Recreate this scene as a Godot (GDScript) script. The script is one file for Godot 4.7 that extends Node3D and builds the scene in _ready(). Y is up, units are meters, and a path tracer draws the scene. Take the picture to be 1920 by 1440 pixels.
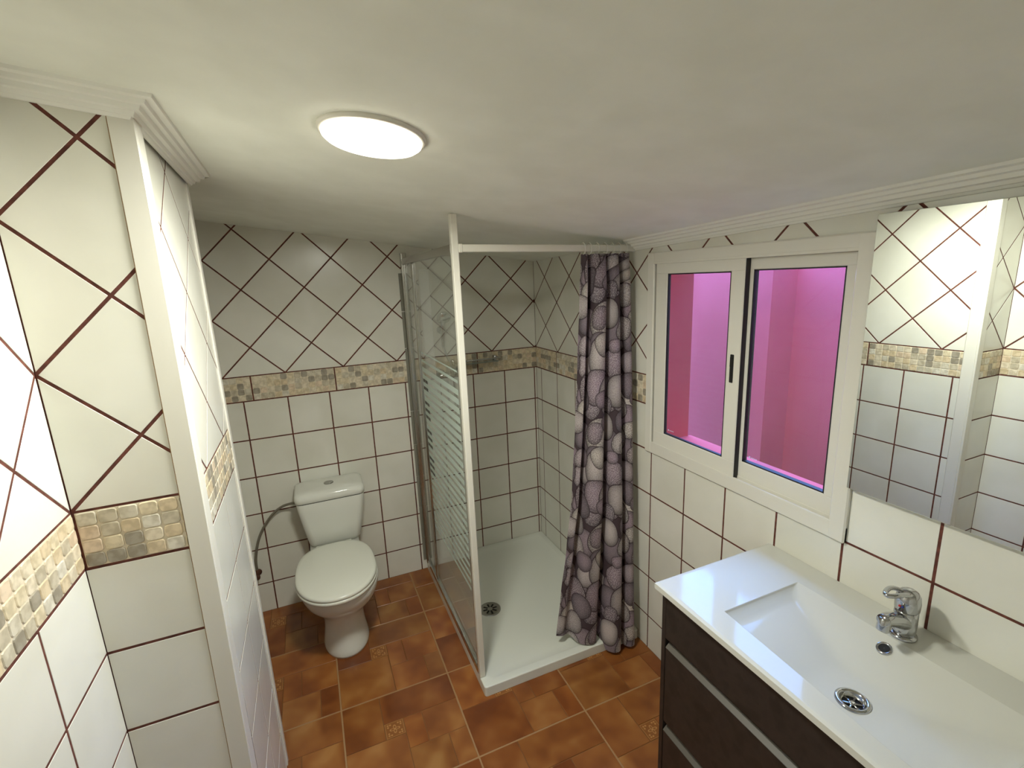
extends Node3D
# A small tiled bathroom under a sloping ceiling. Metres, y up. Back wall at z = 0, the room opens towards +z.

const WX := 1.687          # right wall (window, mirror, basin)
const LX := -0.066         # left wall
const PX := 0.145          # side of the pier that stands on the left wall
const PZ0 := 0.975         # far end of the pier
const PZ1 := 1.4995        # near face of the pier
const ENDZ := 3.2          # wall behind the camera
const BT := 1.2895         # top of the mosaic border
const BB := 1.1645         # bottom of the mosaic border
const H := 0.1388          # half diagonal of a wall tile
const T := 0.2             # wall tile pitch
const JOINT := 0.0066

var M := {}
var used := {}
var rng := RandomNumberGenerator.new()

func ceil_y(x: float, z: float) -> float:
	return 2.022 - 0.132 * x + 0.034 * z

func _ready():
	rng.seed = 7
	# ---- camera
	var cam := Camera3D.new()
	cam.name = "camera"
	cam.fov = rad_to_deg(2.0 * atan(720.0 / 901.9))
	cam.transform = Transform3D(Basis(Vector3(0.91808, -0.04155, 0.39421), Vector3(0.12193, 0.97588, -0.18109), Vector3(-0.37718, 0.21432, 0.901)).orthonormalized(), Vector3(0.4071, 1.7061, 2.6532))
	cam.near = 0.02
	cam.far = 100.0
	add_child(cam)
	cam.current = true
	# ---- sky and exposure
	var we := WorldEnvironment.new()
	we.name = "world_environment"
	var env := Environment.new()
	var sky := Sky.new()
	var sm := ProceduralSkyMaterial.new()
	sm.sky_top_color = Color(0.42, 0.64, 0.98)
	sm.sky_horizon_color = Color(0.62, 0.78, 1.0)
	sm.ground_bottom_color = Color(0.25, 0.24, 0.22)
	sm.ground_horizon_color = Color(0.6, 0.62, 0.64)
	sm.sky_energy_multiplier = 1.0
	sky.sky_material = sm
	env.background_mode = Environment.BG_SKY
	env.sky = sky
	env.background_energy_multiplier = 18.5
	env.ambient_light_source = Environment.AMBIENT_SOURCE_SKY
	env.tonemap_mode = Environment.TONE_MAPPER_LINEAR
	env.tonemap_exposure = 1.0
	env.sdfgi_enabled = true
	env.ssao_enabled = true
	env.ssil_enabled = true
	we.environment = env
	add_child(we)
	materials()
	# ---- structure
	build_walls()
	build_floor()
	build_ceiling()
	build_window()
	build_outside()
	# ---- objects
	build_light()
	build_toilet()
	build_shower()
	build_curtain()
	build_vanity()
	build_faucet()
	build_mirror()

# ------------------------------------------------------------------ naming
func numbered(parent: Node, called: String) -> String:
	var key := str(parent.get_instance_id()) + called
	var n: int = used.get(key, 0)
	used[key] = n + 1
	return called if n == 0 else "%s_%03d" % [called, n]

func obj(called: String, mesh, mat: Material, parent: Node = self) -> MeshInstance3D:
	var o := MeshInstance3D.new()
	if mesh is SurfaceTool:
		o.mesh = mesh.commit()
	else:
		o.mesh = mesh
	o.material_override = mat
	o.name = numbered(parent, called)
	parent.add_child(o, true)
	return o

func tag(o: Node, label: String, category := "", group := "", kind := ""):
	o.set_meta("label", label)
	if category: o.set_meta("category", category)
	if group: o.set_meta("group", group)
	if kind: o.set_meta("kind", kind)

func thing(called: String, label: String, category: String, at: Vector3, group := "", kind := "") -> Node3D:
	var o := Node3D.new()
	o.name = numbered(self, called)
	add_child(o, true)
	o.position = at
	tag(o, label, category, group, kind)
	return o

# ------------------------------------------------------------------ materials
func mat(c: Color, rough := 0.5, metal := 0.0, spec := 0.5) -> StandardMaterial3D:
	var m := StandardMaterial3D.new()
	m.albedo_color = c
	m.roughness = rough
	m.metallic = metal
	m.metallic_specular = spec
	return m

func c8(r: int, g: int, b: int) -> Color:
	return Color(r / 255.0, g / 255.0, b / 255.0)

func noise_img(sd: int, freq: float, size: int, octaves := 4) -> Image:
	var n := FastNoiseLite.new()
	n.seed = sd
	n.frequency = freq
	n.fractal_octaves = octaves
	n.noise_type = FastNoiseLite.TYPE_SIMPLEX_SMOOTH
	return n.get_seamless_image(size, size)

func ramp_tex(img: Image, cols: Array, stops: Array) -> ImageTexture:
	var s := img.get_width()
	var out := Image.create(s, s, false, Image.FORMAT_RGB8)
	for y in s:
		for x in s:
			var v := img.get_pixel(x, y).r
			var c: Color = cols[cols.size() - 1]
			for k in stops.size() - 1:
				if v < stops[k + 1]:
					c = cols[k].lerp(cols[k + 1], clampf((v - stops[k]) / (stops[k + 1] - stops[k]), 0, 1))
					break
			out.set_pixel(x, y, c)
	return ImageTexture.create_from_image(out)

func tri(m: StandardMaterial3D, tex: Texture2D, scale: float, off := Vector3.ZERO):
	m.albedo_texture = tex
	m.uv1_triplanar = true
	m.uv1_world_triplanar = true
	m.uv1_scale = Vector3.ONE * scale
	m.uv1_offset = off

func materials():
	var wash := ramp_tex(noise_img(3, 0.012, 128), [Color(0.965, 0.965, 0.955), Color.WHITE], [0.25, 0.75])
	var tones := [c8(233, 231, 220), c8(230, 228, 217), c8(234, 233, 223)]
	M.tile = []
	for c in tones:
		var m := mat(c, 0.22, 0.0, 0.5)
		tri(m, wash, 1.3)
		M.tile.append(m)
	var gr := ramp_tex(noise_img(9, 0.05, 128), [Color(0.75, 0.72, 0.7), Color(1, 1, 1)], [0.2, 0.8])
	M.grout = mat(c8(112, 62, 50), 0.85)
	tri(M.grout, gr, 6.0)
	M.chip_bed = mat(c8(224, 212, 188), 0.5)
	var marble := ramp_tex(noise_img(21, 0.03, 128, 5), [Color(0.89, 0.88, 0.86), Color(1, 1, 1)], [0.25, 0.7])
	M.chip = []
	for c in [c8(226, 212, 182), c8(230, 218, 194), c8(222, 204, 172), c8(204, 194, 172), c8(166, 158, 142), c8(228, 208, 182), c8(228, 222, 206), c8(216, 208, 188)]:
		var m := mat(c, 0.3)
		tri(m, marble, 9.0)
		M.chip.append(m)
	M.plaster = mat(c8(246, 248, 238), 0.9)
	tri(M.plaster, ramp_tex(noise_img(5, 0.02, 128), [Color(0.975, 0.975, 0.97), Color.WHITE], [0.2, 0.8]), 1.7)
	M.cornice = mat(c8(244, 244, 236), 0.75)
	M.pvc = mat(c8(226, 223, 212), 0.32)
	M.lacquer = mat(c8(222, 219, 206), 0.35)
	M.ceramic = mat(c8(226, 226, 217), 0.09, 0.0, 0.34)
	M.basin = mat(c8(207, 207, 199), 0.08, 0.0, 0.34)
	M.seat = mat(c8(226, 226, 214), 0.16)
	M.acrylic = mat(c8(226, 228, 218), 0.2)
	M.chrome = mat(c8(190, 191, 193), 0.07, 1.0)
	M.brushed = mat(c8(172, 172, 168), 0.28, 1.0)
	M.alu = mat(c8(190, 188, 182), 0.22, 1.0)
	M.black = mat(c8(14, 13, 14), 0.6)
	M.rubber = mat(c8(30, 29, 33), 0.5)
	M.steel_hose = mat(c8(128, 122, 108), 0.5, 0.3)
	M.rust = mat(c8(92, 58, 42), 0.7, 0.3)
	M.mirror = mat(c8(232, 236, 232), 0.0, 1.0)
	M.edge_tile = mat(c8(132, 130, 118), 0.2)
	M.glass_edge = mat(c8(150, 156, 148), 0.15, 0.4)
	var g := mat(Color(0.75, 0.85, 0.8, 0.05), 0.0, 0.0, 0.25)
	g.transparency = BaseMaterial3D.TRANSPARENCY_ALPHA
	M.pane = g
	var g2 := mat(Color(0.5, 0.6, 0.54, 0.1), 0.0)
	g2.transparency = BaseMaterial3D.TRANSPARENCY_ALPHA
	M.shower_glass = g2
	var fr := mat(Color(0.86, 0.92, 0.88, 0.5), 0.5)
	fr.transparency = BaseMaterial3D.TRANSPARENCY_ALPHA
	M.frost = fr
	M.painted_gap_dark = mat(Color(0.2, 0.2, 0.18, 0.6), 0.4)  # stands in for the darkness seen in the clear gaps of the glass
	M.painted_gap_dark.transparency = BaseMaterial3D.TRANSPARENCY_ALPHA
	M.mark = mat(c8(225, 215, 235), 0.6)
	# dark wood-look vanity
	var wimg := noise_img(31, 0.02, 256, 4)
	M.wood = mat(c8(160, 158, 156), 0.45)
	tri(M.wood, ramp_tex(wimg, [c8(56, 51, 47), c8(76, 68, 64), c8(66, 58, 55)], [0.2, 0.55, 0.85]), 3.0)
	M.grip = mat(c8(82, 76, 68), 0.45)
	# floor tiles
	var cloud := ramp_tex(noise_img(41, 0.008, 256, 3), [c8(126, 72, 34), c8(142, 86, 42), c8(152, 96, 48), c8(168, 116, 64)], [0.15, 0.42, 0.62, 0.9])
	M.floor = []
	for k in 6:
		var tint: Color = [Color(1, 1, 1), Color(0.93, 0.9, 0.86), Color(1.0, 0.95, 0.88), Color(0.96, 0.98, 0.97), Color(0.88, 0.81, 0.76), Color(1.0, 1.0, 0.98)][k]
		var m := mat(tint, 0.3)
		tri(m, cloud, 2.1, Vector3(0.37 * k, 0.11 * k, 0.73 * k))
		M.floor.append(m)
	M.floor_grout = mat(c8(160, 124, 84), 0.85)
	M.floor_grout_thin = mat(c8(126, 84, 46), 0.8)
	# decorated insert of the floor: a printed rosette
	var di := Image.create(64, 64, false, Image.FORMAT_RGB8)
	for y in 64:
		for x in 64:
			var p := Vector2(x - 31.5, y - 31.5) / 32.0
			var q := p.abs()
			var r := p.length()
			var a := p.angle()
			var v := 0.0
			if absf(r - (0.34 + 0.16 * cos(4.0 * a))) < 0.07: v = 1.0
			if r < 0.12: v = 1.0
			for s in [Vector2(0.68, 0.68), Vector2(0.68, 0.42), Vector2(0.42, 0.68)]:
				if q.distance_to(s) < 0.1: v = 1.0
			if maxf(q.x, q.y) > 0.9: v = 0.5
			di.set_pixel(x, y, c8(138, 84, 38).lerp(c8(186, 136, 80), v))
	M.decor = mat(Color.WHITE, 0.3)
	M.decor.albedo_texture = ImageTexture.create_from_image(di)
	# pink render outside
	M.pink = mat(c8(255, 255, 255), 0.9)
	tri(M.pink, ramp_tex(noise_img(51, 0.01, 128), [c8(236, 92, 102), c8(244, 101, 111)], [0.25, 0.75]), 0.8)
	M.outdoor = mat(c8(205, 196, 190), 0.9)
	M.diffuser = mat(Color(1, 1, 1), 0.4)
	M.diffuser.emission_enabled = true
	M.diffuser.emission = Color(1.0, 0.97, 0.88)
	M.diffuser.emission_energy_multiplier = 5.0
	# curtain print
	M.curtain = mat(Color.WHITE, 0.75)
	M.curtain.albedo_texture = pebble_print()
	M.curtain.cull_mode = BaseMaterial3D.CULL_DISABLED
	M.curtain.backlight = Color(0.12, 0.11, 0.12)

func pebble_print() -> ImageTexture:
	# printed pebbles lying over one another, repeating both ways
	var w := 768
	var h := 384
	var r := RandomNumberGenerator.new()
	r.seed = 12
	var fine := noise_img(77, 0.22, 256, 2)
	var im := Image.create(w, h, false, Image.FORMAT_RGB8)
	im.fill(c8(64, 50, 56))
	var tones := [c8(150, 137, 142), c8(170, 160, 158), c8(126, 111, 119), c8(158, 148, 147), c8(136, 119, 130), c8(176, 167, 160), c8(112, 100, 108)]
	for n in 90:
		# a loose grid first, strays on top
		var cx := (n % 10 + 0.5 * (int(n / 10.0) % 2) + r.randf_range(0.1, 0.7)) * w / 10.0
		var cy := (int(n / 10.0) % 5 + r.randf_range(0.1, 0.9)) * h / 5.0
		var rx := r.randf_range(30, 52)
		var ry := rx * r.randf_range(0.85, 1.35)
		if n > 60:
			rx *= 0.75
			ry *= 0.75
		var ang := r.randf_range(-0.5, 0.5)
		var tone: Color = tones[r.randi() % 7]
		var spk := r.randf_range(0.1, 0.55)
		var rad := int(maxf(rx, ry)) + 6
		for y in range(int(cy) - rad, int(cy) + rad):
			for x in range(int(cx) - rad, int(cx) + rad):
				var q := Vector2(x - cx, y - cy).rotated(ang)
				var d := pow(pow(absf(q.x) / rx, 2.4) + pow(absf(q.y) / ry, 2.4), 1.0 / 2.4)
				if d > 1.07: continue
				var px := posmod(x, w)
				var py := posmod(y, h)
				if d > 1.0:
					im.set_pixel(px, py, im.get_pixel(px, py).lerp(c8(48, 36, 42), 0.75))
					continue
				var sp := fine.get_pixel(px % 256, py % 256).r
				var c := tone * (1.1 - 0.42 * pow(d, 3.0) + 0.1 * q.y / ry * -1.0)
				if sp > 0.6: c = c.lerp(c8(214, 208, 204), spk)
				elif sp < 0.38: c = c.lerp(c8(82, 70, 76), spk)
				c.a = 1.0
				im.set_pixel(px, py, c)
	return ImageTexture.create_from_image(im)

# ------------------------------------------------------------------ mesh helpers
func new_st(smooth := false) -> SurfaceTool:
	var st := SurfaceTool.new()
	st.begin(Mesh.PRIMITIVE_TRIANGLES)
	st.set_smooth_group(0 if smooth else -1)
	return st

func done(st: SurfaceTool) -> ArrayMesh:
	st.generate_normals()
	return st.commit()

func tri3(st: SurfaceTool, a: Vector3, b: Vector3, c: Vector3):   # counter-clockwise from outside
	st.add_vertex(a); st.add_vertex(c); st.add_vertex(b)

func quad(st: SurfaceTool, a: Vector3, b: Vector3, c: Vector3, d: Vector3):
	tri3(st, a, b, c)
	tri3(st, a, c, d)

func bx(st: SurfaceTool, lo: Vector3, hi: Vector3, bev := 0.0, xf := Transform3D.IDENTITY):
	# a box with chamfered edges
	var b := minf(bev, 0.49 * minf(hi.x - lo.x, minf(hi.y - lo.y, hi.z - lo.z)))
	if b <= 0.0:
		var p := []
		for k in 8:
			p.append(xf * Vector3(hi.x if k & 1 else lo.x, hi.y if k & 2 else lo.y, hi.z if k & 4 else lo.z))
		quad(st, p[4], p[5], p[7], p[6]); quad(st, p[1], p[0], p[2], p[3])
		quad(st, p[5], p[1], p[3], p[7]); quad(st, p[0], p[4], p[6], p[2])
		quad(st, p[6], p[7], p[3], p[2]); quad(st, p[0], p[1], p[5], p[4])
		return
	var v := {}
	for sx in [-1, 1]:
		for sy in [-1, 1]:
			for sz in [-1, 1]:
				var c := Vector3(hi.x if sx > 0 else lo.x, hi.y if sy > 0 else lo.y, hi.z if sz > 0 else lo.z)
				var s := Vector3(sx, sy, sz)
				for ax in 3:
					var q := c
					for o in 3:
						if o != ax: q[o] -= s[o] * b
					v[[sx, sy, sz, ax]] = xf * q
	var mid := xf * ((lo + hi) * 0.5)
	for ax in 3:
		var o1 := (ax + 1) % 3
		var o2 := (ax + 2) % 3
		for s in [-1, 1]:
			var k := []
			for e in [[-1, -1], [1, -1], [1, 1], [-1, 1]]:
				var sg := [0, 0, 0]
				sg[ax] = s; sg[o1] = e[0]; sg[o2] = e[1]
				k.append(v[[sg[0], sg[1], sg[2], ax]])
			out_quad(st, mid, k[0], k[1], k[2], k[3])
		for s1 in [-1, 1]:
			for s2 in [-1, 1]:
				var a := [0, 0, 0]
				var c := [0, 0, 0]
				a[ax] = -1; a[o1] = s1; a[o2] = s2
				c[ax] = 1; c[o1] = s1; c[o2] = s2
				out_quad(st, mid, v[[a[0], a[1], a[2], o1]], v[[c[0], c[1], c[2], o1]], v[[c[0], c[1], c[2], o2]], v[[a[0], a[1], a[2], o2]])
	for sx in [-1, 1]:
		for sy in [-1, 1]:
			for sz in [-1, 1]:
				out_tri(st, mid, v[[sx, sy, sz, 0]], v[[sx, sy, sz, 1]], v[[sx, sy, sz, 2]])

func out_tri(st: SurfaceTool, mid: Vector3, a: Vector3, b: Vector3, c: Vector3):
	if (b - a).cross(c - a).dot((a + b + c) / 3.0 - mid) < 0.0: tri3(st, a, c, b)
	else: tri3(st, a, b, c)

func out_quad(st: SurfaceTool, mid: Vector3, a: Vector3, b: Vector3, c: Vector3, d: Vector3):
	if (b - a).cross(c - a).dot((a + c) * 0.5 - mid) < 0.0: quad(st, a, d, c, b)
	else: quad(st, a, b, c, d)

func box_mesh(lo: Vector3, hi: Vector3, bev := 0.0) -> ArrayMesh:
	var st := new_st()
	bx(st, lo, hi, bev)
	return done(st)

func clip(poly: PackedVector2Array, n: Vector2, d: float) -> PackedVector2Array:   # keeps p.n <= d
	var out := PackedVector2Array()
	for k in poly.size():
		var a := poly[k]
		var b := poly[(k + 1) % poly.size()]
		var da := a.dot(n) - d
		var db := b.dot(n) - d
		if da <= 0.0: out.append(a)
		if (da < -1e-7 and db > 1e-7) or (da > 1e-7 and db < -1e-7): out.append(a.lerp(b, da / (da - db)))
	return out

func area(poly: PackedVector2Array) -> float:
	var s := 0.0
	for k in poly.size():
		s += poly[k].cross(poly[(k + 1) % poly.size()])
	return 0.5 * s

func inset(poly: PackedVector2Array, d: float) -> PackedVector2Array:
	var out := poly
	for k in poly.size():
		var a := poly[k]
		var e := poly[(k + 1) % poly.size()] - a
		if e.length() < 1e-6: continue
		var n := Vector2(e.y, -e.x).normalized()
		out = clip(out, n, a.dot(n) - d)
		if out.size() < 3: return PackedVector2Array()
	return out

func clean(poly: PackedVector2Array) -> PackedVector2Array:
	var out := PackedVector2Array()
	for k in poly.size():
		if poly[k].distance_to(poly[(k + 1) % poly.size()]) > 1e-4: out.append(poly[k])
	return out

func slab(st: SurfaceTool, f: Dictionary, poly: PackedVector2Array, t: float, bev: float, lift := 0.0):
	# a flat piece on a plane f (o, u, v, n): its face lies at lift, its body t below
	var p := clean(poly)
	if p.size() < 3: return
	var top := clean(inset(p, bev)) if bev > 0.0 else p
	if top.size() != p.size():
		top = p
		bev = 0.0
	var at := func(q: Vector2, h: float) -> Vector3: return f.o + f.u * q.x + f.v * q.y + f.n * h
	for k in range(1, top.size() - 1):
		tri3(st, at.call(top[0], lift), at.call(top[k], lift), at.call(top[k + 1], lift))
	for k in p.size():
		var l := (k + 1) % p.size()
		if bev > 0.0:
			quad(st, at.call(p[k], lift - bev), at.call(p[l], lift - bev), at.call(top[l], lift), at.call(top[k], lift))
		quad(st, at.call(p[k], lift - t), at.call(p[l], lift - t), at.call(p[l], lift - bev), at.call(p[k], lift - bev))

func rect(a: float, b: float, c: float, d: float) -> PackedVector2Array:
	return PackedVector2Array([Vector2(a, b), Vector2(c, b), Vector2(c, d), Vector2(a, d)])

func loft(st: SurfaceTool, rings: Array, cap0 := true, cap1 := true, closed := true):
	# rings of equal count, counter-clockwise seen from the far end of the loft
	var n: int = rings[0].size()
	for k in rings.size() - 1:
		for i in (n if closed else n - 1):
			var j := (i + 1) % n
			quad(st, rings[k][i], rings[k][j], rings[k + 1][j], rings[k + 1][i])
	for e in 2:
		if [cap0, cap1][e]:
			var r: Array = rings[0] if e == 0 else rings[rings.size() - 1]
			var c := Vector3.ZERO
			for q in r: c += q
			c /= n
			for i in n:
				var j := (i + 1) % n
				if e == 0: tri3(st, c, r[j], r[i])
				else: tri3(st, c, r[i], r[j])

func ring_y(cx: float, y: float, cz: float, rx: float, rzb: float, rzf: float, n := 48, pb := 2.0, pf := 2.0) -> Array:
	# an egg-shaped ring lying flat: rzb towards -z, rzf towards +z
	var r := []
	for k in n:
		var a := -TAU * k / n
		var p := pb if sin(a) < 0.0 else pf
		var x := signf(cos(a)) * pow(absf(cos(a)), 2.0 / p) * rx
		var z := signf(sin(a)) * pow(absf(sin(a)), 2.0 / p) * (rzb if sin(a) < 0.0 else rzf)
		r.append(Vector3(cx + x, y, cz + z))
	return r

func tube(st: SurfaceTool, path: Array, radii, n := 10, caps := true, closed := false):
	var rings := []
	var up := Vector3.UP
	for k in path.size():
		var a: Vector3 = path[posmod(k - 1, path.size())] if closed else path[maxi(k - 1, 0)]
		var b: Vector3 = path[(k + 1) % path.size()] if closed else path[mini(k + 1, path.size() - 1)]
		var t := (b - a).normalized()
		if absf(t.dot(up)) > 0.98 and k == 0: up = Vector3.RIGHT
		var s := t.cross(up).normalized()
		up = s.cross(t).normalized()
		var r: float = radii[k] if radii is Array else radii
		var ring := []
		for i in n:
			var an := TAU * i / n
			ring.append(path[k] + (s * cos(an) + up * sin(an)) * r)
		# turning from s to up is counter-clockwise seen against t; the loft wants it seen from the far end
		ring.reverse()
		rings.append(ring)
	if closed: rings.append(rings[0])
	for k in rings.size():
		pass
	var rr := []
	for q in rings:
		var z: Array = q.duplicate()
		z.reverse()
		rr.append(z)
	loft(st, rr, caps and not closed, caps and not closed)

func smooth_path(pts: Array, per := 8) -> Array:
	var c := Curve3D.new()
	for k in pts.size():
		var a: Vector3 = pts[maxi(k - 1, 0)]
		var b: Vector3 = pts[mini(k + 1, pts.size() - 1)]
		var t := (b - a) / 6.0
		c.add_point(pts[k], -t, t)
	var out := []
	for k in (pts.size() - 1):
		for j in per:
			out.append(c.sample(k, float(j) / per))
	out.append(pts[pts.size() - 1])
	return out

func lathe(st: SurfaceTool, prof: Array, at: Vector3, basis := Basis.IDENTITY, n := 32, caps := true):
	# profile of (radius, height) from bottom to top about the local y axis
	var rings := []
	for q in prof:
		var ring := []
		for k in n:
			var a := -TAU * k / n
			ring.append(at + basis * Vector3(cos(a) * q.x, q.y, sin(a) * q.x))
		rings.append(ring)
	loft(st, rings, caps, caps)

func round_rect_ring(x0: float, x1: float, y: float, z0: float, z1: float, r: float, n := 6) -> Array:
	var out := []
	for c in [[x1 - r, z1 - r, 0.0], [x0 + r, z1 - r, 0.25], [x0 + r, z0 + r, 0.5], [x1 - r, z0 + r, 0.75]]:
		for k in n + 1:
			var a: float = TAU * (c[2] + 0.25 * k / n)
			out.append(Vector3(c[0] + cos(a) * r, y, c[1] + sin(a) * r))
	out.reverse()
	return out

# ------------------------------------------------------------------ tiled walls
func frame(o: Vector3, u: Vector3, v: Vector3) -> Dictionary:
	return {"o": o, "u": u, "v": v, "n": u.cross(v)}

func lay_tile(parent: Node, f: Dictionary, poly: PackedVector2Array, holes := []):
	if poly.size() < 3 or absf(area(poly)) < 0.00012: return
	var st := new_st()
	var parts := [poly]
	var cut := false
	for h in holes:                       # a rectangular opening: the tile is cut round it
		var next := []
		for p in parts:
			var inside := clip(clip(clip(clip(p, Vector2(-1, 0), -h.position.x), Vector2(1, 0), h.end.x), Vector2(0, -1), -h.position.y), Vector2(0, 1), h.end.y)
			if inside.size() < 3 or area(inside) < 1e-6:
				next.append(p)
				continue
			cut = true
			next.append(clip(p, Vector2(1, 0), h.position.x))
			next.append(clip(p, Vector2(-1, 0), -h.end.x))
			var mid := clip(clip(p, Vector2(-1, 0), -h.position.x), Vector2(1, 0), h.end.x)
			next.append(clip(mid, Vector2(0, 1), h.position.y))
			next.append(clip(mid, Vector2(0, -1), -h.end.y))
		parts = next
	var any := false
	for p in parts:
		if p.size() < 3 or area(p) < 1e-5: continue
		slab(st, f, p, 0.004, 0.0 if cut else 0.0005, rng.randf_range(-0.0002, 0.0002))
		any = true
	if any: obj("tile", done(st), M.tile[rng.randi() % 3], parent)

func diamonds(parent: Node, f: Dictionary, u0: float, du: float, region: Array, holes := []):
	# region: [u_lo, u_hi, top at u_lo, top at u_hi]
	var lo: float = region[0]
	var hi: float = region[1]
	var slope: float = (region[3] - region[2]) / (hi - lo)
	var nrm := Vector2(-slope, 1).normalized()
	var dd := nrm.dot(Vector2(lo, region[2]))
	var i0 := int(floor((lo - u0) / du)) - 1
	var i1 := int(ceil((hi - u0) / du)) + 1
	for j in range(0, 8):
		for i in range(i0, i1 + 1):
			if posmod(i + j, 2) == 0: continue
			var c := Vector2(u0 + i * du, BT + j * H)
			var p := PackedVector2Array([c - Vector2(du, 0), c - Vector2(0, H), c + Vector2(du, 0), c + Vector2(0, H)])
			p = inset(p, JOINT * 0.5)
			p = clip(p, Vector2(0, -1), -(BT + JOINT * 0.4))
			p = clip(p, Vector2(-1, 0), -(lo + 0.001))
			p = clip(p, Vector2(1, 0), hi - 0.001)
			p = clip(p, nrm, dd)
			lay_tile(parent, f, p, holes)

func squares(parent: Node, f: Dictionary, cols: Array, rows := 6, holes := []):
	for k in cols.size() - 1:
		for r in rows:
			var y1 := BB - r * T
			var y0 := maxf(y1 - T, 0.0)
			var e := JOINT * 0.5
			lay_tile(parent, f, rect(cols[k] + (e if k > 0 else 0.001), y0 + (e if y0 > 0.0 else 0.0), cols[k + 1] - (e if k < cols.size() - 2 else 0.001), y1 - e), holes)

var chip_meshes := []
func make_chips():
	for v in 3:
		var st := new_st()
		var hw := 0.0151
		var hh := 0.0142
		var r: float = [0.005, 0.0065, 0.0055][v]
		var p := PackedVector2Array()
		for c in [[1, 1, 0.0], [-1, 1, 0.25], [-1, -1, 0.5], [1, -1, 0.75]]:
			for k in 3:
				var a: float = TAU * (c[2] + 0.125 * k)
				p.append(Vector2(c[0] * (hw - r) + cos(a) * r, c[1] * (hh - r) + sin(a) * r))
		slab(st, {"o": Vector3.ZERO, "u": Vector3.RIGHT, "v": Vector3.UP, "n": Vector3.BACK}, p, 0.003, 0.0014)
		chip_meshes.append(done(st))

func border(parent: Node, f: Dictionary, joints: Array):
	# mosaic border: pressed pieces, each with four rows of little stones
	for k in joints.size() - 1:
		var a: float = joints[k] + (JOINT * 0.45 if k > 0 else 0.0)
		var b: float = joints[k + 1] - (JOINT * 0.45 if k < joints.size() - 2 else 0.0)
		if b - a < 0.01: continue
		var st := new_st()
		slab(st, f, rect(a, BB + JOINT * 0.4, b, BT - JOINT * 0.4), 0.004, 0.0005, -0.0006)
		var piece := obj("border_tile", done(st), M.chip_bed, parent)
		var n := maxi(1, int(round((b - a) / 0.0325)))
		var w := (b - a) / n
		var hgt := (BT - BB - JOINT) / 4.0
		var last := 0
		for i in n:
			for j in 4:
				var m: int = [0, 0, 1, 1, 2, 2, 5, 6, 7, 3, 3, 4, 4][rng.randi() % 13]
				var o := obj("mosaic_stone", chip_meshes[rng.randi() % 3], M.chip[m], piece)
				var pos: Vector3 = f.o + f.u * (a + (i + 0.5) * w) + f.v * (BB + JOINT * 0.5 + (j + 0.5) * hgt) + f.n * 0.0012
				o.transform = Transform3D(Basis(f.u * (w / 0.0325), f.v, f.n), pos)

func wall_mesh(boxes: Array) -> ArrayMesh:
	var st := new_st()
	for b in boxes: bx(st, b[0], b[1])
	return done(st)

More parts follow.
